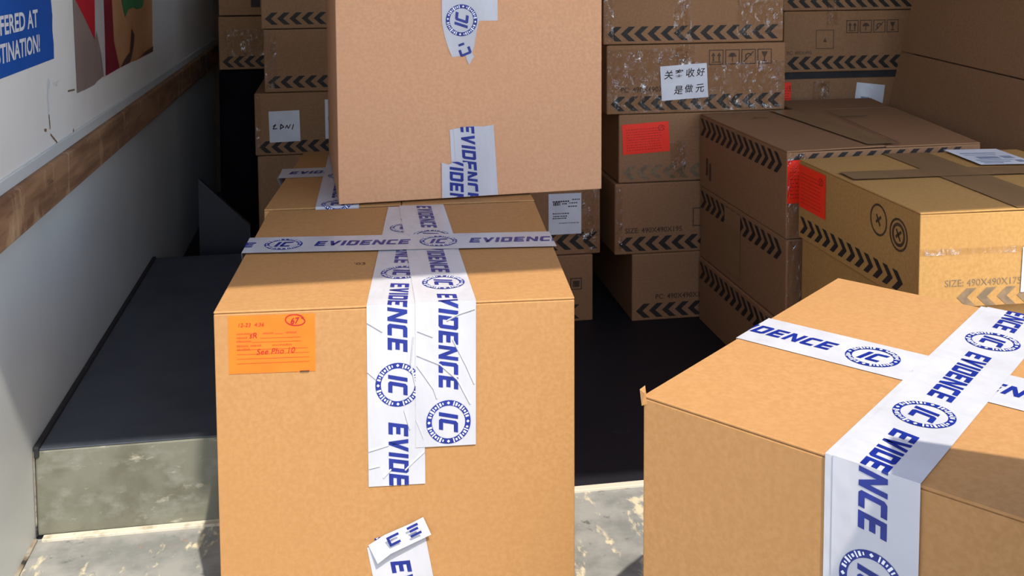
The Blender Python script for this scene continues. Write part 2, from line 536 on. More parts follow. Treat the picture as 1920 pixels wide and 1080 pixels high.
def tape_strip(name, pts, vdirs, normals, width, phase, parent, org, off=0.0010, end0=None, end1=None, period=0.278, vc=0.0, creases=(), plain=False, r=0.034):
    """printed tape following a folded path. pts: polyline of centre points on the box surface,
    vdirs: across direction per segment, normals: surface normal per segment."""
    maps, us = [], [0.0]
    for i in range(len(pts) - 1):
        a, b = Vector(pts[i]), Vector(pts[i + 1])
        us.append(us[-1] + (b - a).length)
    nseg = len(pts) - 1
    def mk(i):
        a, b = Vector(pts[i]), Vector(pts[i + 1])
        d = (b - a).normalized()
        n = Vector(normals[i]).normalized()
        n0 = (n + Vector(normals[i - 1]).normalized()) if i > 0 else n
        n1 = (n + Vector(normals[i + 1]).normalized()) if i < nseg - 1 else n
        v = Vector(vdirs[i]).normalized()
        l = (b - a).length
        def f(x, y, o_):
            t = min(max((x - us[i]) / l, 0), 1)
            return a + d * (x - us[i]) + v * y + (n0 * (1 - t) + n1 * t) * o_
        return f
    for i in range(nseg):
        maps.append(mk(i))
    total = us[-1]
    hw = width / 2
    e0 = end0 or [(0, hw), (0, -hw)]                 # left side up -> down at the start
    e1 = end1 or [(0, -hw), (0, hw)]
    outline = [(x, y) for x, y in e0] + [(total + x, y) for x, y in e1]
    bl, wh = ([], []) if plain else tape_print(0, total, phase, period, vc=vc, r=r)
    L = []
    for i in range(nseg):
        lo, hi = us[i], us[i + 1]
        def cut(ps, m0=0.0, m1=0.0):
            out = []
            for p in ps:
                if i > 0:
                    p = clip(p, 0, lo, False)
                if p and i < nseg - 1:
                    p = clip(p, 0, hi, True)
                if p and i == 0:
                    p = clip(p, 0, m0, False)
                if p and i == nseg - 1:
                    p = clip(p, 0, total - m1, True)
                if p:
                    p = clip(p, 1, -hw, False)
                if p:
                    p = clip(p, 1, hw, True)
                if p:
                    out.append(p)
            return out
        body = outline
        if i > 0:
            body = clip(body, 0, lo, False)
        if body and i < nseg - 1:
            body = clip(body, 0, hi, True)
        L.append((0, off, [body], i))
        L.append((1, off + 0.0005, cut(bl), i))
        L.append((2, off + 0.0009, cut(wh), i))
    o = sheet(name, maps, L, ['tape', 'blue', 'white'], parent, org)
    if creases:                                      # raised fold lines in the film
        bm = bmesh.new()
        bm.from_mesh(o.data)
        for pts_ in creases:
            for (ax, ay), (bx, by) in zip(pts_[:-1], pts_[1:]):
                i = max(k for k in range(nseg) if us[k] <= min(ax, bx) + 1e-6 or k == 0)
                l_ = math.hypot(bx - ax, by - ay)
                nx, ny = -(by - ay) / l_ * .0024, (bx - ax) / l_ * .0024
                f_ = maps[i]
                P = [f_(ax, ay, off + .0018), f_(bx, by, off + .0018), f_(bx + nx, by + ny, off), f_(ax + nx, ay + ny, off), f_(bx - nx * .5, by - ny * .5, off), f_(ax - nx * .5, ay - ny * .5, off)]
                v_ = [bm.verts.new(p - org) for p in P]
                bm.faces.new((v_[0], v_[1], v_[2], v_[3]))
                bm.faces.new((v_[0], v_[5], v_[4], v_[1]))
        bm.to_mesh(o.data)
        bm.free()
    return o

def torn(width, amp, seed, start=False, n=9):
    rr = random.Random(seed)
    hw = width / 2
    pts = [(rr.uniform(-amp, amp) * (0.6 if k % 2 else 1), -hw + width * k / n) for k in range(n + 1)]
    return pts[::-1] if start else pts

# ------------------------------------------------------------------ carton prints
def chevrons(length, h, pitch, w, x0=0.0, y0=0.0, flip=False):
    out = []
    n = int(length / pitch)
    for k in range(n):
        x = x0 + k * pitch
        s = -1 if flip else 1
        a = x if not flip else x + pitch
        out.append([(a, y0 + h / 2), (a + s * h * .55, y0 + h), (a + s * (h * .55 + w), y0 + h), (a + s * w, y0 + h / 2)])
        out.append([(a, y0 + h / 2), (a + s * w, y0 + h / 2), (a + s * (h * .55 + w), y0), (a + s * h * .55, y0)])
    return out

def frame_sq(x, y, s, t):
    return [rect(x, y, x + s, y + t), rect(x, y + s - t, x + s, y + s), rect(x, y, x + t, y + s), rect(x + s - t, y, x + s, y + s)]

def icons(x, y, s):
    """four handling marks: arrows up, umbrella, no hooks, glass"""
    t = s * 0.06
    g = s * 1.12
    out = []
    for k in range(4):
        out += frame_sq(x + k * g, y, s, t)
    for dx in (.3, .7):                              # this way up
        out += [rect(x + s * (dx - .05), y + s * .25, x + s * (dx + .05), y + s * .6),
                [(x + s * (dx - .15), y + s * .58), (x + s * (dx + .15), y + s * .58), (x + s * dx, y + s * .82)]]
    out.append(rect(x + s * .2, y + s * .15, x + s * .8, y + s * .21))
    cx = x + g + s * .5                              # umbrella
    out += arc_poly(cx, y + s * .5, 0.0, s * .28, 0, math.pi, 8)
    out += [rect(cx - s * .03, y + s * .2, cx + s * .03, y + s * .5)]
    cx = x + 2 * g
    out += [bar(cx + s * .15, y + s * .15, cx + s * .85, y + s * .85, s * .07)]
    out += arc_poly(cx + s * .5, y + s * .5, s * .16, s * .25, 0.3, 4.2, 10)
    cx = x + 3 * g + s * .5                          # glass
    out += [[(cx - s * .22, y + s * .82), (cx - s * .08, y + s * .5), (cx + s * .08, y + s * .5), (cx + s * .22, y + s * .82)],
            rect(cx - s * .04, y + s * .22, cx + s * .04, y + s * .5), rect(cx - s * .16, y + s * .16, cx + s * .16, y + s * .23)]
    return out

# ------------------------------------------------------------------ cartons
class Carton:
    def __init__(self, label, foot, z0, z1, m, group=None, flaps=None, bevel=0.004, cat='box', seam='y', lift=(0.0, 0.0), topfoot=None):
        self.foot = [Vector((p[0], p[1], 0)) for p in foot]
        c = sum(self.foot, Vector()) / 4
        self.org = Vector((c.x, c.y, z0))
        self.root = thing('cardboard_box', label, cat, self.org, group)
        self.z0, self.z1 = z0, z1
        t = 0.004
        zt = z1 - (t if flaps else 0)
        bot = [(p.x, p.y, z0) for p in self.foot]
        top = [(p[0], p[1], zt) for p in (topfoot or self.foot)]
        self.body = hexa('carton', bot, top, [m], self.root, 0.0018 if flaps else bevel, 2, self.org)
        self.m = m
        FL, FR, BR, BL = self.foot
        zz = Vector((0, 0, 1))
        self.front = Frame(FL + zz * z0, FR - FL, zz)
        self.left = Frame(BL + zz * z0, FL - BL, zz)
        u = (FR - FL).normalized()
        self.top = Frame(FL + zz * z1, u, zz.cross(u))
        self.w, self.d, self.h = (FR - FL).length, (BL - FL).length, z1 - z0
        if flaps:
            for side in (0, 1):
                self.flap(side, seam, t, lift[side])

    def flap(self, side, seam, t, lift):
        FL, FR, BR, BL = self.foot
        e = 0.0015
        if seam == 'y':                              # seam runs front to back, flaps hinge left and right
            mf, mb = (FL + FR) / 2, (BL + BR) / 2
            g = (FR - FL).normalized() * 0.001
            q = [FL, mf - g, mb - g, BL] if side == 0 else [mf + g, FR, BR, mb + g]
            inner = (1, 2) if side == 0 else (0, 3)
        else:
            ml, mr = (FL + BL) / 2, (FR + BR) / 2
            g = (BL - FL).normalized() * 0.001
            q = [FL, FR, mr - g, ml - g] if side == 0 else [ml + g, mr + g, BR, BL]
            inner = (2, 3) if side == 0 else (0, 1)
        b = [Vector((p.x, p.y, self.z1 - t + 0.0003 + (lift if i in inner else 0))) for i, p in enumerate(q)]
        tp = [p + Vector((0, 0, t - 0.0003)) for p in b]
        hexa('top_flap', b, tp, [self.m], self.root, 0.0012, 1, self.org)

    def print(self, name, fr, layers, off=0.0006):
        mats = [l[0] for l in layers]
        return sheet(name, [fr.at], [(i, off, l[1], 0) for i, l in enumerate(layers)], mats, self.root, self.org)

    def strip(self, name, fr, x0, y0, x1, y1, m='film', off=0.0012, n=10, wob=0.0006, seed=1):
        """clear or brown packing tape as a slightly rippled strip"""
        rr = random.Random(seed)
        V, F = [], []
        nx, ny = (n, 3) if abs(x1 - x0) > abs(y1 - y0) else (3, n)
        for j in range(ny + 1):
            for i in range(nx + 1):
                x, y = x0 + (x1 - x0) * i / nx, y0 + (y1 - y0) * j / ny
                V.append(fr.at(x, y, off + rr.uniform(0, wob)) - self.org)
        for j in range(ny):
            for i in range(nx):
                a = j * (nx + 1) + i
                F.append((a, a + 1, a + nx + 2, a + nx + 1))
        return link(name, V, F, [m], None, self.root, True)

def quad(x0, y0, w, d, rot=0.0):
    c, s = math.cos(rot), math.sin(rot)
    return [(x0, y0), (x0 + w * c, y0 + w * s), (x0 + w * c - d * s, y0 + w * s + d * c), (x0 - d * s, y0 + d * c)]

# ================================================================== THE TRUCK
WX, RX = -0.583, 1.90            # inner faces of the side walls
LIP = 1.945                      # where the sill meets the cargo deck
BACK = 4.75
struct(block('floor', WX, RX, LIP + 0.01, BACK, -0.04, 0.0, 'deck'))
struct(block('floor', WX - 0.02, RX + 0.02, -0.45, LIP, -0.06, -0.002, 'sill'))
struct(block('wall_left', WX - 0.06, WX, 0.75, BACK, -0.06, 0.63, 'wall_low'))
struct(block('wall_left', WX - 0.06, WX + 0.004, 0.75, BACK, 0.672, 2.2, 'wall'))
struct(block('wall_right', RX, RX + 0.06, 1.80, BACK, -0.06, 2.2, 'ply'))  # unseen wall, stopped short to let daylight onto the left wall
struct(block('wall_back', WX - 0.06, RX + 0.06, BACK, BACK + 0.06, -0.06, 2.2, 'ply'))
# wooden rub rail along the left wall, worn top edge
rail = struct(block('trim_1', WX - 0.03, WX + 0.022, 0.76, BACK - 0.01, 0.590, 0.676, 'wood', bevel=0.005))
struct(block('trim_2', WX + 0.004, WX + 0.010, 0.76, BACK - 0.01, 0.676, 0.700, 'wall_low', bevel=0.002))
# metal lip at the end of the cargo deck
struct(block('trim_3', WX + 0.015, RX - 0.01, LIP - 0.012, LIP + 0.005, -0.004, 0.003, 'lip', bevel=0.001))
# roof: its rear edge steps in and out (unseen; steps shaped to place its shade edge)
RZ = 2.2
prof = [(WX - .06, .672), (-.29, .672), (-.26, .700), (.035, .700), (.040, .622), (1.16, .622), (1.20, .700), (RX + .06, .700)]
V, F = [], []
for z in (RZ, RZ + 0.06):
    for x, y in prof:
        V.append((x, y, z))
    V += [(RX + .06, BACK + .06, z), (WX - .06, BACK + .06, z)]
n = len(prof) + 2
F = [tuple(range(n))[::-1], tuple(range(n, 2 * n))] + [(i, (i + 1) % n, n + (i + 1) % n, n + i) for i in range(n)]
struct(link('ceiling', V, F, ['roof']))
# wheel well box along the left wall
WR = -0.215
b = [(WX + .004, 1.952, 0.0), (WR, 1.950, 0.0), (WR, 3.165, 0.0), (WX + .004, 3.165, 0.0)]
t = [(WX + .004, 1.952, 0.1635), (WR, 1.950, 0.1635), (WR, 3.165, 0.1635), (WX + .004, 3.165, 0.1635)]
well = thing('wheel_well', 'boxed grey metal wheel well along the left wall', 'wheel well', ((WX + WR) / 2, 2.56, 0))
del well['label'], well['category']
well['kind'] = 'structure'
wo_ = Vector(well.location)
hexa('well_box', b, t, ['well'], well, 0.003, 2, wo_)
block('top_plate', WX + .012, WR + .001, 1.952, 3.163, 0.1637, 0.1665, 'well_top', well, 0.001, wo_)
block('seam_sealant', WX + .001, WX + .012, 1.949, 3.16, 0.150, 0.172, 'seal', well, 0.003, wo_)
block('seam_sealant', WX + .001, WX + .004, 1.949, 1.953, 0.0, 0.165, 'grime', well, 0.002, wo_)
# grimy joint of wall and sill
struct(block('trim_4', WX - 0.001, WX + 0.007, 0.76, LIP - 0.005, -0.004, 0.002, 'grime', bevel=0.001))
# ground behind the truck
struct(link('ground', [(-14, -16, -0.80), (14, -16, -0.80), (14, 8, -0.80), (-14, 8, -0.80)], [(0, 1, 2, 3)], ['street']))

# ================================================================== WALL SIGN AND POSTER
wl = Frame((WX + 0.004, 0, 0), (0, 1, 0), (0, 0, 1))      # u = into the truck, v = up, n = +x
sg = thing('wall_sign', 'blue vinyl sign with white lettering on the left wall', 'sign', (WX + 0.004, 1.6, 0.87))
so = Vector(sg.location)
edge = [(1.02, .866), (2.174, .871), (2.176, .90), (2.170, .93), (2.174, .96), (2.168, .99), (2.172, 1.20), (1.02, 1.20)]
sheet('sign_panel', [wl.at], [(0, 0.001, [edge], 0)], ['signblue'], sg, so)
L1 = xf(text_polys('OFFERED AT', 0.046, 0.0, 0.0012, 'RIGHT'), 1, 0, 0, 0)
L2 = xf(text_polys('DESTINATION!', 0.046, 0.0, 0.0012, 'RIGHT'), 1, 0, 0, 0)
def place(ps, x, y, sx, slope=0.0):
    return [[(x + px * sx, y + py + slope * px * sx) for px, py in p] for p in ps]
sheet('sign_lettering', [wl.at], [(0, 0.002, place(L1, 2.071, 0.9435, 1.1) + place(L2, 2.080, 0.8955, 1.0), 0)], ['white'], sg, so)

po = thing('wall_poster', 'torn picture poster in red, tan and green on the left wall', 'poster', (WX + 0.004, 2.79, 0.78))
pz = Vector(po.location)
TOP = 1.45
shapes = [
    ('p_tan', [[(2.60, .785), (2.87, .787), (3.0, .782), (3.240, .783), (3.262, .94), (3.27, TOP), (2.60, TOP)]]),
    ('p_grey', [[(2.336, TOP), (2.336, .97), (2.342, .80), (2.342, .778), (2.43, .776), (2.499, .776), (2.53, .781), (2.60, .786), (2.585, .89), (2.54, .96), (2.54, TOP)]]),
    ('p_red', [[(2.354, TOP), (2.354, .981), (2.44, .93), (2.516, .880), (2.530, .97), (2.530, TOP)]]),
    ('p_pale', [[(2.527, TOP), (2.527, .973), (2.521, .885), (2.535, .90), (2.575, .84), (2.592, .783), (2.612, .783), (2.618, .90), (2.621, TOP)]]),
    ('p_darkred', [[(2.621, TOP), (2.618, .88), (2.612, .784), (2.70, .785), (2.77, .786), (2.715, .86), (2.707, .965), (2.707, TOP)]]),
    ('p_green', [[(2.823, TOP), (2.823, .955), (2.857, .912), (2.90, .930), (2.965, .933), (3.02, .924), (3.10, .926), (3.125, .95), (3.125, TOP)]]),
    ('p_shadow', [[(2.937, .875), (2.972, .855), (2.960, .83), (2.925, .80), (2.90, .786), (2.78, .786), (2.83, .80), (2.905, .815)],
                  [(3.02, .786), (3.24, .784), (3.245, .80), (3.12, .795)]]),
]
sheet('poster_print', [wl.at], [(i, 0.001 + 0.0003 * i, s[1], 0) for i, s in enumerate(shapes)], [s[0] for s in shapes], po, pz)
# scuffs and scratches in the liner under sign and poster
scr = []
scr += stroke([(2.13, .835), (2.122, .80), (2.128, .77)], .010)
scr += stroke([(2.14, .83), (2.135, .815)], .006)
dk = stroke([(2.125, .765), (2.13, .735)], .005) + stroke([(2.27, .792), (2.325, .788)], .004) + stroke([(2.13, .725), (2.175, .70)], .004) + stroke([(2.09, .74), (2.105, .737)], .006) + stroke([(2.30, .705), (2.305, .70)], .008)
struct(sheet('wall_left_scuffs', [wl.at], [(0, 0.0006, scr, 0), (1, 0.0008, dk, 0)], ['white', 'inkgrey'], None, Vector()))

# ================================================================== EVIDENCE BOXES
ZU = Vector((0, 0, 1))

# --- front centre box
FB = Carton('sunlit plain box with orange sticker, white evidence tape crossed on top, centre front',
            [(-.199, 1.536), (.342, 1.505), (.392, 2.105), (-.160, 2.130)], 0.0, 0.55, 'kraft', 'taped evidence boxes', flaps=True, bevel=0.004)
def two_fold(box, x_top_back, x_edge, x_bot, d_back, z_bot, width, phase, name='evidence_tape', **kw):
    a = box.top.at(x_top_back, d_back)
    e = box.top.at(x_edge, 0)
    c = box.front.at(x_bot, z_bot - box.z0)
    return tape_strip(name, [a, e, c], [box.top.u, box.top.u], [box.top.n, box.front.n], width, phase, box.root, box.org, **kw)
W = 0.086
two_fold(FB, .292, .268, .267, .597, .384, W, .722, vc=.003, creases=[[(.65, .026), (.69, .022), (.725, .029)], [(.625, -.043), (.64, -.02)], [(.70, -.043), (.712, -.03)]])
tape_strip('evidence_tape', [FB.front.at(.267, .389), FB.front.at(.267, .268)], [FB.front.u], [FB.front.n], W, .021 - .055, FB.root, FB.org, off=.0014, vc=.003, creases=[[(.065, -.042), (.057, -.012)], [(.098, .013), (.085, .026), (.07, .043)], [(.004, .012), (.034, .020)], [(.092, -.042), (.089, -.026)], [(.108, -.02), (.095, -.008)], [(.02, .03), (.05, .041)]])
two_fold(FB, .318, .344, .342, .600, .326, .092, .787, off=0.0022, creases=[[(.682, -.044), (.698, -.009), (.722, .017), (.761, .037)], [(.698, -.044), (.735, -.019), (.75, -.014)], [(.631, .002), (.622, .02), (.615, .044)], [(.66, .01), (.70, .03), (.73, .043)], [(.645, -.043), (.655, -.02)]], vc=.004)
cs = FB.top
tape_strip('evidence_tape', [FB.left.at(FB.d - .335, FB.h - .07), cs.at(0, .338), cs.at(FB.w + .012, .312)],
           [FB.left.u * -1, cs.v], [FB.left.n, cs.n], .098, .07 + .068, FB.root, FB.org, off=0.0034, end1=[(0, -.049), (0.0, .049)])
# lower strip with a folded-over torn end
tape_strip('evidence_tape', [FB.front.at(.262, .192), FB.front.at(.292, 0.02)], [FB.front.u.lerp(FB.front.v, .17)], [FB.front.n], .090, -.012, FB.root, FB.org,
           end0=[(-.012, .045), (.012, -.045)], off=0.001)
f = FB.front
flip = [f.at(.222, .176, .002), f.at(.236, .150, .010), f.at(.256, .166, .012), f.at(.318, .190, .008), f.at(.306, .216, .003), f.at(.286, .207, .004), f.at(.247, .192, .004)]
torn_end = link('torn_tape_end', [p - FB.org for p in flip], [(0, 1, 2, 6), (2, 3, 5, 6), (3, 4, 5)], ['tape'], None, FB.root)
fl2 = f.sub(.258, .172, .42, .013)
sheet('torn_tape_print', [fl2.at], [(0, 0, [rect(0, .006, .004, .022), rect(.004, .006, .018, .010), rect(.004, .018, .020, .022), rect(.034, .004, .052, .008), rect(.036, .012, .050, .016), rect(.034, .018, .052, .022)], 0)], ['blue'], torn_end, FB.org)
# orange evidence sticker
ln = []
for y, x0, x1 in ((.022, .012, .118), (.015, .012, .118), (.029, .012, .118), (.047, .034, .106), (.053, .046, .106), (.059, .068, .080), (.036, .012, .116)):
    ln.append(rect(x0, y, x1, y + .0007))
tx = []
for y, segs in ((.0595, ((.012, .036), (.050, .066), (.084, .100))), (.0535, ((.012, .026),)), (.048, ((.012, .032),)), (.041, ((.012, .028), (.032, .048), (.064, .092))), (.0355, ((.012, .030),))):
    for a, b_ in segs:
        x = a
        while x < b_:
            w_ = rnd.uniform(.001, .0022)
            tx.append(rect(x, y, x + w_, y + rnd.uniform(.0018, .0030)))
            x += w_ + .0006
hand = text_polys('See Pho 10', 0.0125, 0.25, 0.0)
hw1 = xf(hand, 1, 0.02, .040, .0285) + xf(text_polys('12-23  4:36', .0085, .2), 1, 0, .013, .0715) + xf(text_polys('sR', .012, .2), 1, 0, .030, .054)
red = stroke([(.098 + .0145 * math.cos(a) , .0775 + .0085 * math.sin(a) + .003 * math.sin(a * .5)) for a in [0.5 + k * .42 for k in range(17)]], .0016)
red += xf(text_polys('67', .0125, .25, .0003), 1, 0.1, .0905, .0735)
label_on('orange_sticker', FB.front, .0205, .4545, .127, .0885, -.008, 'orange', [('paleorange', ln + tx), ('redink', hw1 + red), ('ink', [rect(.104, 0, .118, .0016)])], FB.root, FB.org)
FB.print('pencil_mark', FB.top, [('inkbrown', xf(text_polys("'03", .018, 0), 1, 0, .196, .205))])

# --- box right behind it
BE = Carton('plain box directly behind the centre front box, taped, carrying another box',
            [(-.171, 2.147), (.395, 2.125), (.420, 2.735), (-.112, 2.760)], 0.0, 0.55, 'kraft', 'taped evidence boxes', flaps=True)
tp = BE.top
tape_strip('evidence_tape', [BE.left.at(BE.d - .345, BE.h - .05), tp.at(0.0, .345), tp.at(.30, .355)], [BE.left.u * -1, tp.v], [BE.left.n, tp.n], .105, .02, BE.root, BE.org)
a0, e0, c0 = tp.at(.148, .60), tp.at(.150, 0), BE.front.at(.150, .50)
tape_strip('evidence_tape', [a0, e0, c0], [tp.u, tp.u], [tp.n, BE.front.n], .090, .58, BE.root, BE.org, off=0.0022)

# --- upper box standing on the one behind
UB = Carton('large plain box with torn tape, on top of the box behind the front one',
            [(-.018, 2.141), (.557, 2.179), (.530, 2.753), (-.046, 2.716)], 0.5545, 1.112, 'kraft_lit_pink', 'taped evidence boxes', flaps=True, bevel=0.006)
uf = UB.front
z_ = lambda z: z - UB.z0
tape_strip('evidence_tape', [uf.at(.290, z_(.556)), uf.at(.284, z_(.7085))], [uf.u * -1], [uf.n], .096, .30, UB.root, UB.org, plain=True, end1=[(-.004, -.048), (0, 0), (-.002, .02), (-.006, .048)])
# print on the lower pieces reads downwards
tape_strip('evidence_tape', [uf.at(.288, z_(.7075)), uf.at(.297, z_(.556))], [uf.u], [uf.n], .088, -.063, UB.root, UB.org, off=.0016, vc=-.014, end0=[(-.002, .044), (.004, 0), (.003, -.044)])
tape_strip('evidence_tape', [uf.at(.246, z_(.633)), uf.at(.246, z_(.556))], [uf.u], [uf.n], .056, -.092, UB.root, UB.org, off=.0026, vc=.004, end0=[(.002, .028), (.001, 0), (.005, -.014), (0, -.028)])
# upper piece with torn tip, reads upwards
up_o = [(.243, z_(.858)), (.262, z_(.860)), (.272, z_(.862)), (.274, z_(.852)), (.280, z_(.840)), (.286, z_(.852)), (.291, z_(.858)), (.286, z_(.866)), (.291, z_(.88)), (.296, z_(.91)), (.302, z_(.934)), (.3035, z_(1.105)), (.2185, z_(1.105)), (.222, z_(.98)), (.222, z_(.93)), (.228, z_(.90)), (.236, z_(.875))]
rb, rw = roundel(.034)
lay = [(0, .0012, [up_o], 0), (0, .0008, [rect(.290, z_(.934), .3425, z_(1.105))], 0),
       (1, .0018, xf(rb, 1, math.pi / 2 - .12, .264, z_(.936)), 0), (2, .0022, xf(rw, 1, math.pi / 2 - .12, .264, z_(.936)), 0),
       (1, .0018, xf(LET['C'][1], .026, math.pi / 2 + .35, .286, z_(.866)) + xf([rect(0, 0, .2, .5)], .026, 1.9, .270, z_(.884)), 0)]
sheet('evidence_tape', [uf.at], lay, ['tape', 'blue', 'white'], UB.root, UB.org)

# --- front right box, turned towards the camera
b_ = Vector((.646, -.764, 0)).normalized()
a_ = Vector((.764, .646, 0)).normalized()
L0 = Vector((.346, 1.151, 0))
bw, bd = .585, .572
RB = Carton('plain box at right front, turned cornerwise, white evidence tape crossed on top',
            [L0, L0 + b_ * bw, L0 + b_ * bw + a_ * bd, L0 + a_ * bd], 0.0, 0.55, 'kraft', 'taped evidence boxes', flaps=True, bevel=0.004)
tr = RB.top
tape_strip('evidence_tape', [RB.left.at(RB.d - .281, RB.h - .10), tr.at(0, .281), tr.at(bw, .295)], [RB.left.u * -1, tr.v], [RB.left.n, tr.n], .098, .10 + .169, RB.root, RB.org)
for dx, wdt, of in ((-.006, .088, .0022), (.004, .090, .0034)):
    pl = of < .003
    a1, e1, c1 = tr.at(.270 + dx, bd), tr.at(.278 + dx, 0), RB.front.at(.278 + dx, .02 if not pl else .05)
    tape_strip('evidence_tape', [a1, e1, c1], [tr.u, tr.u], [tr.n, RB.front.n], wdt, .138, RB.root, RB.org, off=of, plain=pl, vc=-.002)
nub = L0 + ZU * .55
link('torn_corner', [p - RB.org for p in (nub + Vector((-.003, -.003, -.012)), nub + Vector((.004, -.004, -.010)), nub + Vector((.003, .003, .010)), nub + Vector((-.004, .002, .006)), nub + Vector((0, -.005, .004)))],
     [(0, 1, 4), (1, 2, 4), (2, 3, 4), (3, 0, 4), (0, 3, 2, 1)], ['kraft'], None, RB.root)

# --- tall carton standing on the sill to the right of the camera (added out of view to shade the right front box)
c0 = Vector((.66, .659, 0))
e1, e2 = Vector((.87, -.492, 0)), Vector((-.492, -.87, 0))
TC = Carton('tall upright carton added out of view to shade the right front box', [c0 + e2 * .48, c0 + e2 * .48 + e1 * .5, c0 + e1 * .5, c0], 0.0, 1.10, 'kraft')

# ================================================================== PRINTED CARTONS
def chev_front(c, h=.042, y=.009, x0=.012, ink='ink', text=None, tx=.05, flip=False):
    ps = chevrons(c.w - 2 * x0, h, .0395, .0195, x0, y, flip)
    L = [(ink, ps)]
    if text:
        L.append(('inkbrown', xf(text_polys(text, .021, 0, .0003), 1, 0, tx, y + h + .012)))
    c.print('chevron_print', c.front, L)

def chev_left(c, h=.034, y=.012, x0=.012, ink='ink', top=False):
    y = c.h - h - .012 if top else y
    c.print('chevron_print', c.left, [(ink, chevrons(c.d - 2 * x0, h, .0385, .020, x0, y, True))])

GA = 'printed cartons in the stack right of centre'
AY = 2.83
A = []
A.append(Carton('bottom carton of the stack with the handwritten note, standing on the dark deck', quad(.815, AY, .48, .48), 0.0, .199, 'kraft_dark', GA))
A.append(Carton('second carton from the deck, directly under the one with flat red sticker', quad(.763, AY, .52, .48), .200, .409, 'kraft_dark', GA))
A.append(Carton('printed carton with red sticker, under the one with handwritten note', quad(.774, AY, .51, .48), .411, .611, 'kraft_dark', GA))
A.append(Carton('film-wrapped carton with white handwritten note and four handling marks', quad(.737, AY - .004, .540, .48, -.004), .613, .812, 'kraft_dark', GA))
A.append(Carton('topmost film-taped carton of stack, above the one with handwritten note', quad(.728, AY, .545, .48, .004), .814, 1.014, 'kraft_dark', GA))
chev_front(A[0], text='PC: 490X490X195', tx=.07)
chev_front(A[1], text='SIZE: 490X490X195', tx=.03)
A[1].print('handling_mark', A[1].front, [('inkbrown', frame_sq(.235, .075, .055, .003))])
chev_front(A[2], ink='inkgrey')
chev_front(A[3], text='PC: 490X490X195', tx=.04)
chev_front(A[4])
A[3].print('handling_marks', A[3].front, [('inkbrown', icons(.305, .137, .044))])
A[4].print('round_mark', A[4].front, [('inkbrown', arc_poly(.385, .155, .020, .025, 0, 6.283, 20) + [rect(.37, .13, .40, .135)])])
A[4].print('round_mark', A[4].front, [('inkbrown', arc_poly(.445, .160, .020, .025, 0, 6.283, 20))])
A[4].strip('clear_tape', A[4].front, .208, 0, .262, .199, seed=3)
A[3].strip('clear_tape', A[3].front, .206, .10, .262, .199, seed=4)
A[3].strip('clear_tape', A[3].front, .004, .147, .24, .187, seed=5)
A[3].strip('stretch_film', A[3].front, .002, .004, .538, .146, seed=6, n=18)
A[4].strip('stretch_film', A[4].front, .002, .004, .03, .199, seed=8)
A[4].strip('stretch_film', A[4].front, .40, .02, .543, .199, seed=9, n=14)
A[2].strip('clear_tape', A[2].front, .155, .01, .20, .12, seed=10)
A[1].strip('clear_tape', A[1].front, .002, .01, .022, .20, seed=11)
note = []
try:
    for word, x0_, y0_ in (('关客收好', .009, .064), ('是做元', .036, .018)):
        for k, ch in enumerate(word):
            note += xf(text_polys(ch, .0275 - .002 * (k % 2), .15, .0003), 1, .04 * ((k % 3) - 1), x0_ + .0325 * k, y0_ + .002 * (k % 2))
except Exception:
    pass
label_on('handwritten_note', A[3].front, .163, .036, .140, .100, .055, 'paper', [('ink', note)], A[3].root, A[3].org, off=.0026)
def red_sticker(c, fr, x, y, w, h, rot=0.0, off=.0016):
    rr = random.Random(int(x * 1000))
    ps = []
    for k in range(9):
        yy = h * (.12 + .085 * k)
        x_ = w * .08
        while x_ < w * .8:
            w__ = rr.uniform(.002, .007)
            ps.append(rect(x_, yy, x_ + w__, yy + .0014))
            x_ += w__ + rr.uniform(.001, .004)
    mk = stroke([(w * .84 + .010 * math.cos(t * .6), h * .80 + .008 * math.sin(t * .6)) for t in range(11)], .0016) + stroke([(w * .8, h * .76), (w * .86, h * .86), (w * .88, h * .74)], .0016)
    return label_on('red_sticker', fr, x, y, w, h, rot, 'redorange', [('redink', ps + mk)], c.root, c.org, off)
red_sticker(A[2], A[2].front, .013, .083, .140, .088, .05)

# column hidden low behind the centre box
GM = 'printed cartons low behind the centre box'
MY = 2.86
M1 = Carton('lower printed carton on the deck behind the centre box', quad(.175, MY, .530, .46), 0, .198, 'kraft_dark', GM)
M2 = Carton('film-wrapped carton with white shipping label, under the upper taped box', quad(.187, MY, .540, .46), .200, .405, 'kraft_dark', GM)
chev_front(M1)
chev_front(M2, h=.05, y=.015)
M1.print('handling_mark', M1.front, [('inkbrown', frame_sq(.462, .095, .035, .003) + [rect(.47, .103, .49, .122)])])
M2.strip('stretch_film', M2.front, .487, .005, .538, .2, seed=14, n=14)
M2.strip('clear_tape', M2.front, .30, .052, .54, .075, seed=15)
lb = []
for y, x0, x1, hh in ((.095, .012, .06, .004), (.085, .014, .034, .010), (.088, .04, .05, .004), (.080, .058, .085, .003), (.06, .012, .058, .003), (.052, .014, .055, .003), (.046, .012, .05, .003), (.032, .03, .085, .002), (.1, .07, .09, .003), (.090, .06, .084, .003)):
    x = x0
    while x < x1:
        w_ = rnd.uniform(.002, .006)
        lb.append(rect(x, y, x + w_, y + hh))
        x += w_ + .0015
label_on('shipping_label', M2.front, .386, .062, .097, .120, .0, 'paper', [('ink', lb)], M2.root, M2.org, off=.0018)

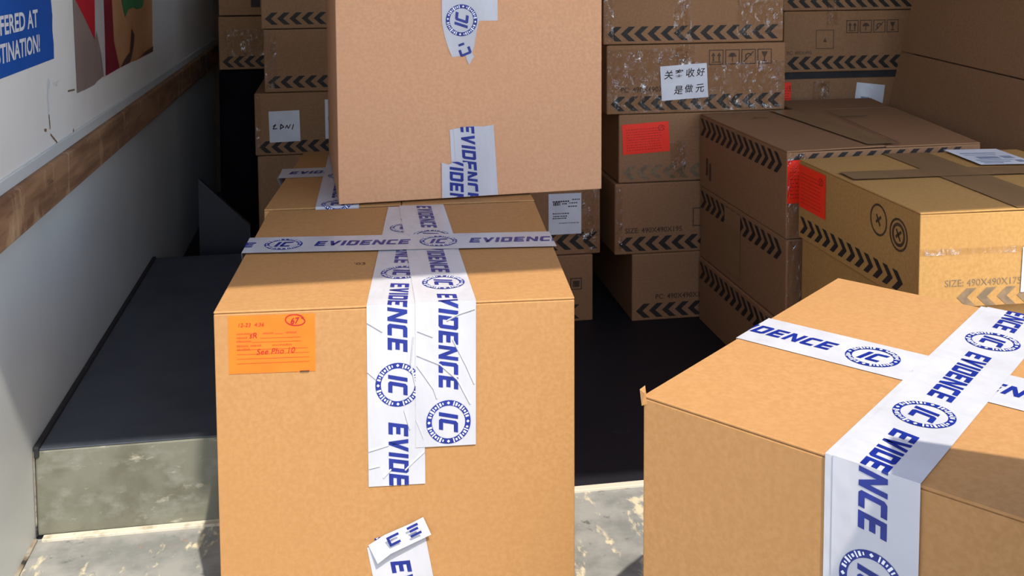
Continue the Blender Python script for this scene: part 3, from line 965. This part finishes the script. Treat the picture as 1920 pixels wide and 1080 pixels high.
# left back column
GL = 'printed cartons in the stack at left back'
LY = 3.45
Lc = []
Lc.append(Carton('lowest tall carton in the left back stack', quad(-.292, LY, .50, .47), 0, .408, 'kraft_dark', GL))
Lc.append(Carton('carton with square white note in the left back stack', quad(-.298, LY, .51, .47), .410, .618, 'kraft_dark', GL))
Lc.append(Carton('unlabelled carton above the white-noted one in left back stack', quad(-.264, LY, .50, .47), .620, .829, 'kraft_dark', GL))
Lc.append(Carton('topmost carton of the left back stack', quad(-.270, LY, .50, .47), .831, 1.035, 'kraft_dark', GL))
chev_front(Lc[1], h=.040, y=.008)
chev_front(Lc[2], h=.040, y=.014)
chev_front(Lc[3], h=.040, y=.014)
Lc[1].strip('clear_tape', Lc[1].front, .004, .01, .020, .205, seed=21)
Lc[2].strip('clear_tape', Lc[2].front, .004, .01, .040, .205, seed=22)
scrib = stroke([(.012, .053), (.022, .060), (.012, .045), (.026, .046)], .0032) + stroke([(.036, .042), (.038, .06), (.048, .05), (.038, .046)], .0034) + stroke([(.052, .045), (.058, .056), (.062, .044), (.070, .058)], .003) + stroke([(.074, .040), (.080, .058)], .003)
label_on('white_note', Lc[1].front, .047, .043, .100, .104, .02, 'paper', [('ink', scrib)], Lc[1].root, Lc[1].org)
label_on('white_label', Lc[1].front, .229, .05, .09, .132, .0, 'paper', [('ink', xf(scrib, .8, 0, 0, .03))], Lc[1].root, Lc[1].org)

# far left pair on a plain black block
GB = 'cartons in the far left corner'
K = thing('black_block', 'black block under the two cartons in the far left corner', 'load', (-.21, 4.2, 0))
hexa('block_body', quad3 := [(-.475, 3.945, 0), (.03, 3.945, 0), (.03, 4.46, 0), (-.475, 4.46, 0)], [(p[0] + (.006 if p[0] < 0 else -.006), p[1] + .004, .642) for p in quad3], ['dark'], K, .015, 3, Vector(K.location))
F1 = Carton('lower carton in the dark far left corner, on the black block', quad(-.466, 3.95, .50, .47), .644, .844, 'kraft_dark', GB)
F2 = Carton('upper carton in the dark far left corner', quad(-.463, 3.95, .50, .47), .848, 1.05, 'kraft_dark', GB)
chev_front(F1)
F2.print('dark_mark', F2.front, [('ink', [rect(.118, .030, .152, .08)])])
F1.strip('stretch_film', F1.front, .01, .05, .2, .15, seed=31)

# dark panel behind the wheel well
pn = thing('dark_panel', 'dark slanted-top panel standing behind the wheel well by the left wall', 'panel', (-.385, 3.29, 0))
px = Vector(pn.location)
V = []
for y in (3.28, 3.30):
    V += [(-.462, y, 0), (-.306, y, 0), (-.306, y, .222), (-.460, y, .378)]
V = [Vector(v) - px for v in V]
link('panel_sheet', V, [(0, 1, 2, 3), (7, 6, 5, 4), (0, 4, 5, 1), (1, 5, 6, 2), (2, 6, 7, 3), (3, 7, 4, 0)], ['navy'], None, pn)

# right row: stack B (three), stack C (two)
GR = 'printed cartons in the right row'
Bq = [(1.020, 2.240), (1.528, 2.256), (1.528, 2.815), (1.014, 2.815)]
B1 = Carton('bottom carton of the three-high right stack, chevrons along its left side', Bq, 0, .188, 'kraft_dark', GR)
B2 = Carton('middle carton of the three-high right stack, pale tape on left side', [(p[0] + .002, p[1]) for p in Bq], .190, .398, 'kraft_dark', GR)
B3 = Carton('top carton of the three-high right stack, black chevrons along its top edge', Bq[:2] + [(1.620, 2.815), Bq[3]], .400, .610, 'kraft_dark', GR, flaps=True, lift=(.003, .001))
chev_left(B1, h=.05, top=True)
chev_left(B2, h=.05, top=True)
chev_left(B3, h=.05, top=True)
for c in (B1, B2):
    chev_front(c)
B3.print('chevron_print', B3.front, [('ink', chevrons(.48, .03, .0375, .017, .012, .172))])
B2.strip('pale_tape', B2.left, .19, .02, .30, .195, m='browntape', seed=41)
for c in (B2, B3):
    c.strip('clear_tape', c.front, .002, .004, .05, c.h - .004, seed=42)
B3.print('handling_mark', B3.left, [('inkbrown', [rect(.05, .04, .065, .09), rect(.075, .03, .09, .08)])])
tb = B3.top
B3.print('seam_crease', Frame(tb.o, Vector((.12, 1, 0)), Vector((-1, .12, 0))), [('inkbrown', [rect(.05, -.215, .56, -.212), rect(.05, -.295, .56, -.292)])], off=.005)
B3.strip('brown_tape', tb, .215, .01, .290, .55, m='browntape', off=.0055, seed=44)
B3.print('top_mark', tb, [('inkbrown', arc_poly(.13, .42, .020, .026, .2, 2.6, 8))], off=.0055)
B3.print('top_mark', tb, [('inkbrown', [rect(.36, .40, .44, .408)])], off=.0055)
red_sticker(B3, B3.front, .001, .085, .085, .103)

E1 = Carton('carton wedged behind the right stack, beside the leaning cardboard sheet', [(1.315, 2.83), (1.520, 2.83), (1.520, 3.02), (1.315, 3.02)], 0, .609, 'kraft_dark', GR, topfoot=[(1.315, 2.825), (1.622, 2.825), (1.658, 3.02), (1.315, 3.02)])

Cq = [(1.029, 1.690), (1.565, 1.672), (1.585, 2.200), (1.026, 2.186)]
C1 = Carton('tall carton under the sunlit-ended one in the right row', [(1.035, 1.70), (1.56, 1.70), (1.56, 2.19), (1.032, 2.18)], 0, .420, 'kraft_gold', GR)
C2 = Carton('carton with sunlit front and white label on top, nearest of the right row', Cq, .422, .602, 'kraft_gold', GR, flaps=True, lift=(.002, .001))
chev_front(C2, ink='inkgrey', h=.034, y=.0015, x0=.075)
C2.print('size_print', C2.front, [('inkgrey', xf(text_polys('SIZE: 490X490X175', .0185, 0), 1, 0, .050, .040))])
cl = C2.left
C2.print('chevron_print', cl, [('ink', chevrons(.46, .038, .036, .018, .012, .012, True))])
def roundmark(x, y, r, ring):
    return arc_poly(x, y, r * .86, r, 0, 6.2832, 28) + (arc_poly(x, y, r * .52, r * .72, 0, 6.2832, 24) if ring else []) + [bar(x - r * .3, y - r * .2, x + r * .3, y + r * .25, r * .18), bar(x - r * .25, y + r * .3, x + r * .2, y - r * .35, r * .16)]
C2.print('round_mark', cl, [('inkbrown', roundmark(.352, .130, .032, False))])
C2.print('round_mark', cl, [('inkbrown', roundmark(.425, .120, .032, True))])
red_sticker(C2, cl, .004, .072, .128, .098)
ct = C2.top
C2.strip('brown_tape', ct, .19, .0, .30, .51, m='browntape', off=.0030, seed=51)
C2.strip('brown_tape', ct, .0, .262, .535, .335, m='browntape', off=.0040, seed=52)
pr = [rect(.015, .012, .06, .018), rect(.015, .026, .085, .034), rect(.015, .044, .10, .050), rect(.03, .060, .08, .085), rect(.09, .062, .115, .09), rect(.015, .1, .09, .106), rect(.1, .02, .118, .045), rect(.015, .118, .1, .126)]
label_on('white_label', ct, .338, .352, .130, .172, -.06, 'paper', [('greyprint', pr)], C2.root, C2.org, off=.0052)
C2.print('top_mark', ct, [('inkbrown', [bar(.36, .23, .43, .215, .006)])], off=.0048)
C2.strip('clear_tape', C2.front, .0, .100, .535, .112, seed=53)
label_on('white_label', C2.front, .200, .024, .12, .085, -.03, 'paper', [('greyprint', [rect(.01, .02, .09, .028)])], C2.root, C2.org, off=.002)

# back right column behind the leaning sheet
GD = 'cartons at right back behind the leaning sheet'
DY = 3.10
D0 = Carton('plain taped carton with white label, low at right back', quad(1.395, DY, .46, .46), 0, .664, 'kraft_dark', GD)
D1 = Carton('carton with handling marks and boxed triangle, right back stack', quad(1.395, DY, .46, .46), .686, .884, 'kraft_dark', GD)
D2 = Carton('topmost carton of the right back stack', quad(1.392, DY, .46, .46), .886, 1.085, 'kraft_dark', GD)
link('gap_slab', [Vector(p) - D0.org for p in ((1.40, DY + .01, .664), (1.85, DY + .01, .664), (1.85, DY + .45, .664), (1.40, DY + .45, .664), (1.40, DY + .01, .686), (1.85, DY + .01, .686), (1.85, DY + .45, .686), (1.40, DY + .45, .686))],
     HEXF, ['seal'], None, D0.root)  # dark slab filling the gap below the next carton
chev_front(D1)
chev_front(D2)
D1.print('handling_marks', D1.front, [('inkbrown', icons(.215, .125, .042))])
D1.print('boxed_triangle', D1.front, [('inkbrown', frame_sq(.11, .075, .062, .002) + [[(.135, .097), (.148, .097), (.1415, .110)]])])
D1.print('size_print', D1.front, [('inkbrown', xf(text_polys('PC: 490X490', .016, 0), 1, 0, .01, .058))])
D1.strip('clear_tape', D1.front, .145, .15, .185, .198, seed=61)
D2.strip('clear_tape', D2.front, .145, .0, .185, .198, seed=62)
D0.strip('clear_tape', D0.front, .10, .45, .16, .655, seed=63)
red_sticker(D0, D0.front, .004, .555, .022, .10)
label_on('white_label', D0.front, .245, .565, .100, .085, -.12, 'paper', [('greyprint', [rect(.02, .015, .05, .04), rect(.03, .008, .08, .012)])], D0.root, D0.org)

# flattened cardboard sheet leaning on the right wall
CS = thing('cardboard_sheet', 'large flattened cardboard sheet leaning against the right wall', 'cardboard', (1.60, 2.6, 0))
co = Vector(CS.location)
def lean(z):
    return 1.534 + .2285 * z
def slab(name, y0, y1, z0, z1, th=.012, m='kraft_dark', dz=0.0):
    b = [(lean(z0), y0, z0), (lean(z0) + th, y0, z0), (lean(z0) + th, y1, z0 + dz), (lean(z0), y1, z0 + dz)]
    t = [(lean(z1), y0, z1), (lean(z1) + th, y0, z1), (lean(z1) + th, y1, z1 + dz), (lean(z1), y1, z1 + dz)]
    return hexa(name, b, t, [m], CS, .002, 1, co)
slab('lower_panel', 2.20, 2.93, 0.0, .742, dz=0.022)
slab('upper_panel', 2.20, 2.93, .745, 1.45, dz=0.022)
